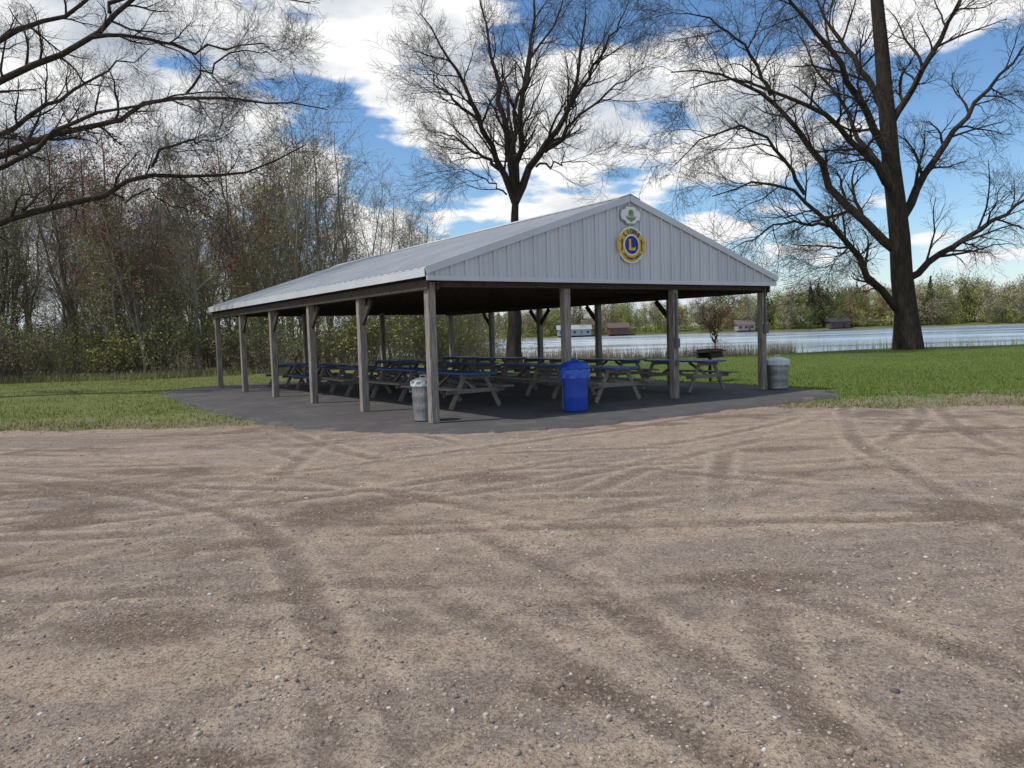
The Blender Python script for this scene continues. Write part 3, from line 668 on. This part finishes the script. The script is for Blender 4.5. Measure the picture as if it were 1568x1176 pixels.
def woodtree(seed,h,lmi,leafn,lsz,shrub=False):
    r=np.random.default_rng(seed)
    if shrub:
        K=14; P=np.zeros((K,4,3)); d=norm(np.stack([r.normal(0,.5,K),r.normal(0,.5,K),np.ones(K)],1)); P[:,0,:2]=r.normal(0,.5,(K,2))
        for j in range(1,4): P[:,j]=P[:,j-1]+d*h/3*r.uniform(.7,1.1,(K,1)); d=norm(d+r.normal(0,.14,(K,3)))
        Rr=np.linspace(.018,.005,4)[None]*np.ones((K,1)); g=[(P,Rr,3)]
        a1,r1=spawn(P,Rr,7,h*.35,.6,3,.1,.15,.2,r,.7); r1=np.maximum(r1,.006); g.append((a1,r1,3))
        a2,r2=spawn(a1,r1,3,h*.16,.6,2,.1,.15,.1,r,.7); r2=np.maximum(r2,.005); g.append((a2,r2,3)); ends=a2; per=3
    else:
        tr=h*.010*r.uniform(.7,1.2); n=12
        tp=np.zeros((1,n,3)); tp[0,:,2]=np.linspace(-.2,h,n); tp[0,1:,:2]=np.cumsum(r.normal(0,.13,(n-1,2)),0)+np.linspace(0,1,n-1)[:,None]*r.normal(0,1,(1,2))
        RR=np.linspace(tr,tr*.15,n)[None]; g=[(tp,RR,6)]
        if r.random()<.6:
            t2=tp.copy(); off=np.clip(np.linspace(-.25,1,n),0,1); t2[0,:,0]+=off*r.uniform(-3,3); t2[0,:,1]+=off*r.uniform(-2,2); t2[0,:,2]*=.88; tp=np.concatenate([tp,t2]); RR=np.concatenate([RR,RR*.75]); g=[(tp,RR,6)]
        a1,r1=spawn(tp,RR,19,h*.27,.8,5,.20,.16,.25,r,.5); r1=np.maximum(r1,.012); g.append((a1,r1,3))
        a2,r2=spawn(a1,r1,6,h*.12,.65,3,.12,.18,.15,r,.6); r2=np.maximum(r2,.009); g.append((a2,r2,3))
        a3,r3=spawn(a2,r2,5,h*.06,.6,2,.08,.15,.1,r,.7); r3=np.maximum(r3,.007); g.append((a3,r3,3)); ends=a3; per=2
    V,F=tubes(g); F=tri(F); mi=np.zeros(len(F),dtype=np.int32)
    E=ends[:,-1]; E=E[r.random(len(E))<leafn]; V2,F2=leaftris(E,lsz,r,.12,per)
    return np.concatenate([V,V2]),np.concatenate([F,F2+len(V)]),np.concatenate([mi,np.full(len(F2),lmi,np.int32)])
variants=[woodtree(101,14,4,.5,.05),woodtree(102,15,1,.75,.058),woodtree(103,15,4,.25,.05),woodtree(104,13,1,.9,.064),woodtree(105,16,4,.3,.05),woodtree(106,12,3,.9,.068),woodtree(107,12,2,.9,.065)]
shrubs=[woodtree(201,2.6,1,1,.062,True),woodtree(202,3.4,2,.9,.06,True),woodtree(203,3.0,4,.9,.055,True)]
r0=random.Random(5)
def place(lst,var,x,y,s,sz=1): lst.append((var,x,y,s,sz,r0.random()*6.28,r0.random()))
def bake(name,child,lst):
    VV=[];FF=[];MI=[];TV=[];o=0
    for (V,F,mi),x,y,s,sz,a,t in lst:
        z=float(height(np.array(x),np.array(y)))-.05; ca,sa=math.cos(a)*s,math.sin(a)*s
        VV.append(np.stack([V[:,0]*ca-V[:,1]*sa+x,V[:,0]*sa+V[:,1]*ca+y,V[:,2]*s*sz+z],1).astype(np.float32)); FF.append(F+o); MI.append(mi); TV.append(np.full(len(V),t,np.float32)); o+=len(V)
    me=mesh_np(child,np.concatenate(VV),np.concatenate(FF),WM_,False,False)
    me.polygons.foreach_set('material_index',np.concatenate(MI)); at=me.attributes.new('tv','FLOAT','POINT'); at.data.foreach_set('value',np.concatenate(TV))
    link(bpy.data.objects.new(name,me)); print(name,len(me.polygons))
def front(x): return float(np.interp(x,[-80,-30,-17,-8,-3,0],[34,36,37,40.5,46,50]))
WM_=WM; lst=[]
for i in range(160):
    x=r0.uniform(-60,-2.2); d=r0.random()**1.25*42; y=front(x)+1+d
    if x/y>-.04: continue
    hs_=np.interp(x/y,[-.9,-.22,-.14,-.04],[.94,.90,.68,.5])*r0.uniform(.7,1.05)*(1+d*.006)
    k=r0.choice([0,0,1,1,1,2,2,3,3,4,6])
    if -.52<x/y<-.44 and y<52 and r0.random()<.6: k=5
    place(lst,variants[k],x,y,float(hs_))
for i in range(65):
    x=r0.uniform(-52,-2.5); y=front(x)+1.5+r0.random()*15
    if x/y>-.04: continue
    place(lst,variants[r0.choice([0,1,1,3,6])],x,y,r0.uniform(.32,.55))
for (x,y) in ((-19.5,39),(-22,42),(-15,44)): place(lst,variants[5],x,y,1.0)
bake('woodland','woodland',lst); lst=[]
for i in range(230):
    x=r0.uniform(-52,-1.0); d=r0.random()**1.2*22; y=front(x)-.8+d
    if x/y>-.02: continue
    place(lst,r0.choice(shrubs),x,y,r0.uniform(.5,1.3))
bake('undergrowth_shrubs','undergrowth',lst)

# distant shore forest -----------------------------------------------
def cloudtree(seed,h,lmi,conif=False):
    r=np.random.default_rng(seed); n=1500
    if conif:
        z=r.random(n)**1.3; rad=(1-z)*h*.2*(.5+.5*r.random(n))*(1+.25*np.sin(z*40)); a=r.random(n)*6.28
        P=np.stack([rad*np.cos(a),rad*np.sin(a),h*(.08+.92*z)],1)
    else:
        K=30; cen=np.stack([r.normal(0,h*.15,K),r.normal(0,h*.15,K),h*r.uniform(.12,.95,K)],1); cen[:,:2]*=(1.3-(cen[:,2:3]/h)*.7)
        P=cen[r.integers(0,K,n)]+r.normal(0,h*.06,(n,3)); P[:,2]=np.abs(P[:,2])
    V2,F2=leaftris(P,.28,r,.05,1)
    n_=5; tp=np.zeros((1,n_,3)); tp[0,:,2]=np.linspace(-.5,h*.95,n_); RR=np.linspace(.22,.04,n_)[None]
    a1,r1=spawn(tp,RR,14,h*.32,.6,3,.2,.12,.2,r,.5); r1=np.maximum(r1,.06); a2,r2=spawn(a1,r1,3,h*.13,.6,2,.1,.1,.1,r,.6); r2=np.maximum(r2,.04)
    V,F=tubes([(tp,RR,4),(a1,r1,3),(a2,r2,3)]); F=tri(F)
    return np.concatenate([V,V2]),np.concatenate([F,F2+len(V)]),np.concatenate([np.zeros(len(F),np.int32),np.full(len(F2),lmi,np.int32)])
ff_yg=leafmat('far_spring_leaves',(.22,.24,.07),(.33,.34,.12)); ff_gr=leafmat('far_green_leaves',(.14,.19,.06),(.23,.27,.10)); ff_br=leafmat('far_tan_buds',(.22,.195,.12),(.31,.28,.18)); ff_rd=leafmat('far_rust_buds',(.25,.16,.09),(.31,.22,.13))  # far leaf tones made paler, atmospheric haze mixed into the colours
WM_=[m_bark2,ff_yg,ff_gr,ff_rd,ff_br,lm_pn]
fv=[cloudtree(301,15,1),cloudtree(302,17,2),cloudtree(303,14,4),cloudtree(304,16,1),cloudtree(305,13,3),cloudtree(306,19,5,True),cloudtree(307,16,4)]
lst=[]
for i in range(560):
    x=r0.uniform(-60,330); y=FAR+8+r0.random()**1.5*60
    base=float(np.interp(x,[-100,20,60,110,150,250],[.62,.70,.72,.85,1.0,1.0]))
    k=r0.choice([0,1,1,2,2,3,3,0,4,6,1,5 if r0.random()<.12 else 2])
    if y<FAR+14 and r0.random()<.6: k=r0.choice([0,1,3]); base*=.5
    place(lst,fv[k],x,y,base*r0.uniform(.75,1.15)*1.05,r0.uniform(.85,1.25))
for (x,y) in ((139,356),(144,360),(120,362)): place(lst,fv[5],x,y,1.1)
bake('far_shore_forest','far_forest',lst)

def house(x,y,w_,d_,h_,c,rc,rot=0):
    z=float(height(np.array(x),np.array(y))); e=empty('lakeside_house',(x,y,z),rot)
    wm=simple('house_siding',[v*.9 for v in c],c,1,.8); rm=simple('house_shingles',[v*.8 for v in rc],rc,2,.9); gm=simple('house_window_glass',(.03,.04,.05),(.06,.07,.08),1,.15)
    mb=MB()
    mb.box((0,0,h_/2),(w_,d_,h_)); mb.obj('walls',wm,e)
    mb=MB(); rr=h_*.75; o=.5
    mb.v=[(-w_/2-o,-d_/2-o,h_),(w_/2+o,-d_/2-o,h_),(w_/2+o,d_/2+o,h_),(-w_/2-o,d_/2+o,h_),(-w_/2-o,0,h_+rr),(w_/2+o,0,h_+rr)]
    mb.f=[(0,1,5,4),(2,3,4,5),(0,4,3),(1,2,5),(3,2,1,0)]; mb.obj('roof',rm,e)
    mb=MB()
    k=max(3,int(w_/2.6))
    for i in range(k): mb.box((-w_/2+(i+.5)*w_/k,-d_/2-.02,h_*.55),(1.1,.06,1.2))
    mb.obj('windows',gm,e)
    mb=MB(); mb.box((w_*.18,-d_/2-.03,1.05),(.95,.05,2.1)); mb.obj('door',rm,e)
house(29,352,15,8,2.8,(.34,.38,.39),(.30,.34,.35)); house(49,351,9,8,3.0,(.16,.08,.06),(.12,.09,.08)); house(38,362,7,7,4.4,(.42,.41,.37),(.12,.10,.09))
house(150,354,9,8,2.8,(.10,.09,.08),(.05,.05,.05)); house(107,353,8,8,2.8,(.36,.34,.31),(.15,.12,.11)); house(-46,92,12,9,3,(.45,.50,.56),(.2,.2,.22),.3)

# ------------------------------------------------------------------ grass and reeds
def blades(name,X,Y,Z,h,wd,mat,r,lean=.35):
    n=len(X); a=r.random(n)*6.28; w2=wd*r.uniform(.6,1.4,n); hh=h*r.uniform(.5,1.3,n)
    dx,dy=np.cos(a)*w2/2,np.sin(a)*w2/2; lx,ly=r.normal(0,lean,n)*hh,r.normal(0,lean,n)*hh
    V=np.stack([np.stack([X-dx,Y-dy,Z],1),np.stack([X+dx,Y+dy,Z],1),np.stack([X+lx,Y+ly,Z+hh],1)],1).reshape(-1,3)
    me=mesh_np(name,V,np.arange(3*n).reshape(-1,3),mat); at=me.attributes.new('tv','FLOAT','POINT'); at.data.foreach_set('value',np.repeat(np.clip(fbm(X*.6,Y*.6,44,3),0,1),3).astype(np.float32))
    link(bpy.data.objects.new(name,me))
gm_=leafmat('lawn_blades',(.07,.112,.015),(.155,.205,.038),.25)
gmdry=leafmat('dry_grass_blades',(.16,.13,.06),(.26,.21,.11))
PX=np.array(pc)
def inpad(X,Y):
    ins=np.zeros(len(X),bool); n=len(PX); j=n-1
    for i in range(n):
        xi,yi=PX[i];xj,yj=PX[j]
        c=((yi>Y)!=(yj>Y))&(X<(xj-xi)*(Y-yi)/(yj-yi+1e-12)+xi); ins^=c; j=i
    return ins
r=np.random.default_rng(9)
wfront=lambda X: np.interp(X,[-80,-30,-17,-8,-3,0],[34,36,37,40.5,46,50])
n=170000; Y=13.2+r.random(n)**1.5*34; X=r.uniform(-1,1,n)*(Y*.72+1)
e_=edge(X); dist=Y-e_; patch=(fbm(X*.7,Y*.7,33,4)-.5)*6
k=(dist>-.15)&(~inpad(X,Y))&(Y<shore(X)-1)&((dist>2.6)|(r.random(n)<np.clip(.12+dist*.25+patch*.2,0,1)))&(~((X<-1)&(Y>wfront(X)+3)))&((X>0)|(r.random(n)<.55+.25*patch))
X,Y=X[k],Y[k]; blades('lawn_grass',X,Y,height(X,Y)-.005,.065,.016,gm_,r)
n=14000; X=r.uniform(-14,16,n); Y=edge(X)+r.normal(.35,.6,n); k=~inpad(X,Y); X,Y=X[k],Y[k]; blades('dry_grass_edge',X,Y,height(X,Y)+.0,.04,.012,gmdry,r,.8)
rm=leafmat('dead_reeds',(.22,.175,.11),(.42,.36,.25))
n=38000; X=r.uniform(-8,40,n); dens_=np.where(X<17,1,.08); Y=shore(X)+r.uniform(-.8,5,n)+np.sin(X)*.4; k=r.random(n)<dens_; X,Y=X[k],Y[k]
blades('shoreline_reeds',X,Y,height(X,Y)-.05,.85,.03,rm,r,.12)
n=9000; X=r.uniform(-50,-2,n); Y=wfront(X)-1.2+r.random(n)*3; blades('tall_dry_grass',X,Y,height(X,Y)-.03,.42,.022,rm,r,.25)
n=12000; X=r.uniform(-50,-2,n); Y=wfront(X)-1.6+r.random(n)*3; blades('tall_green_grass',X,Y,height(X,Y)-.03,.32,.024,lm_gr,r,.3)
print('done')
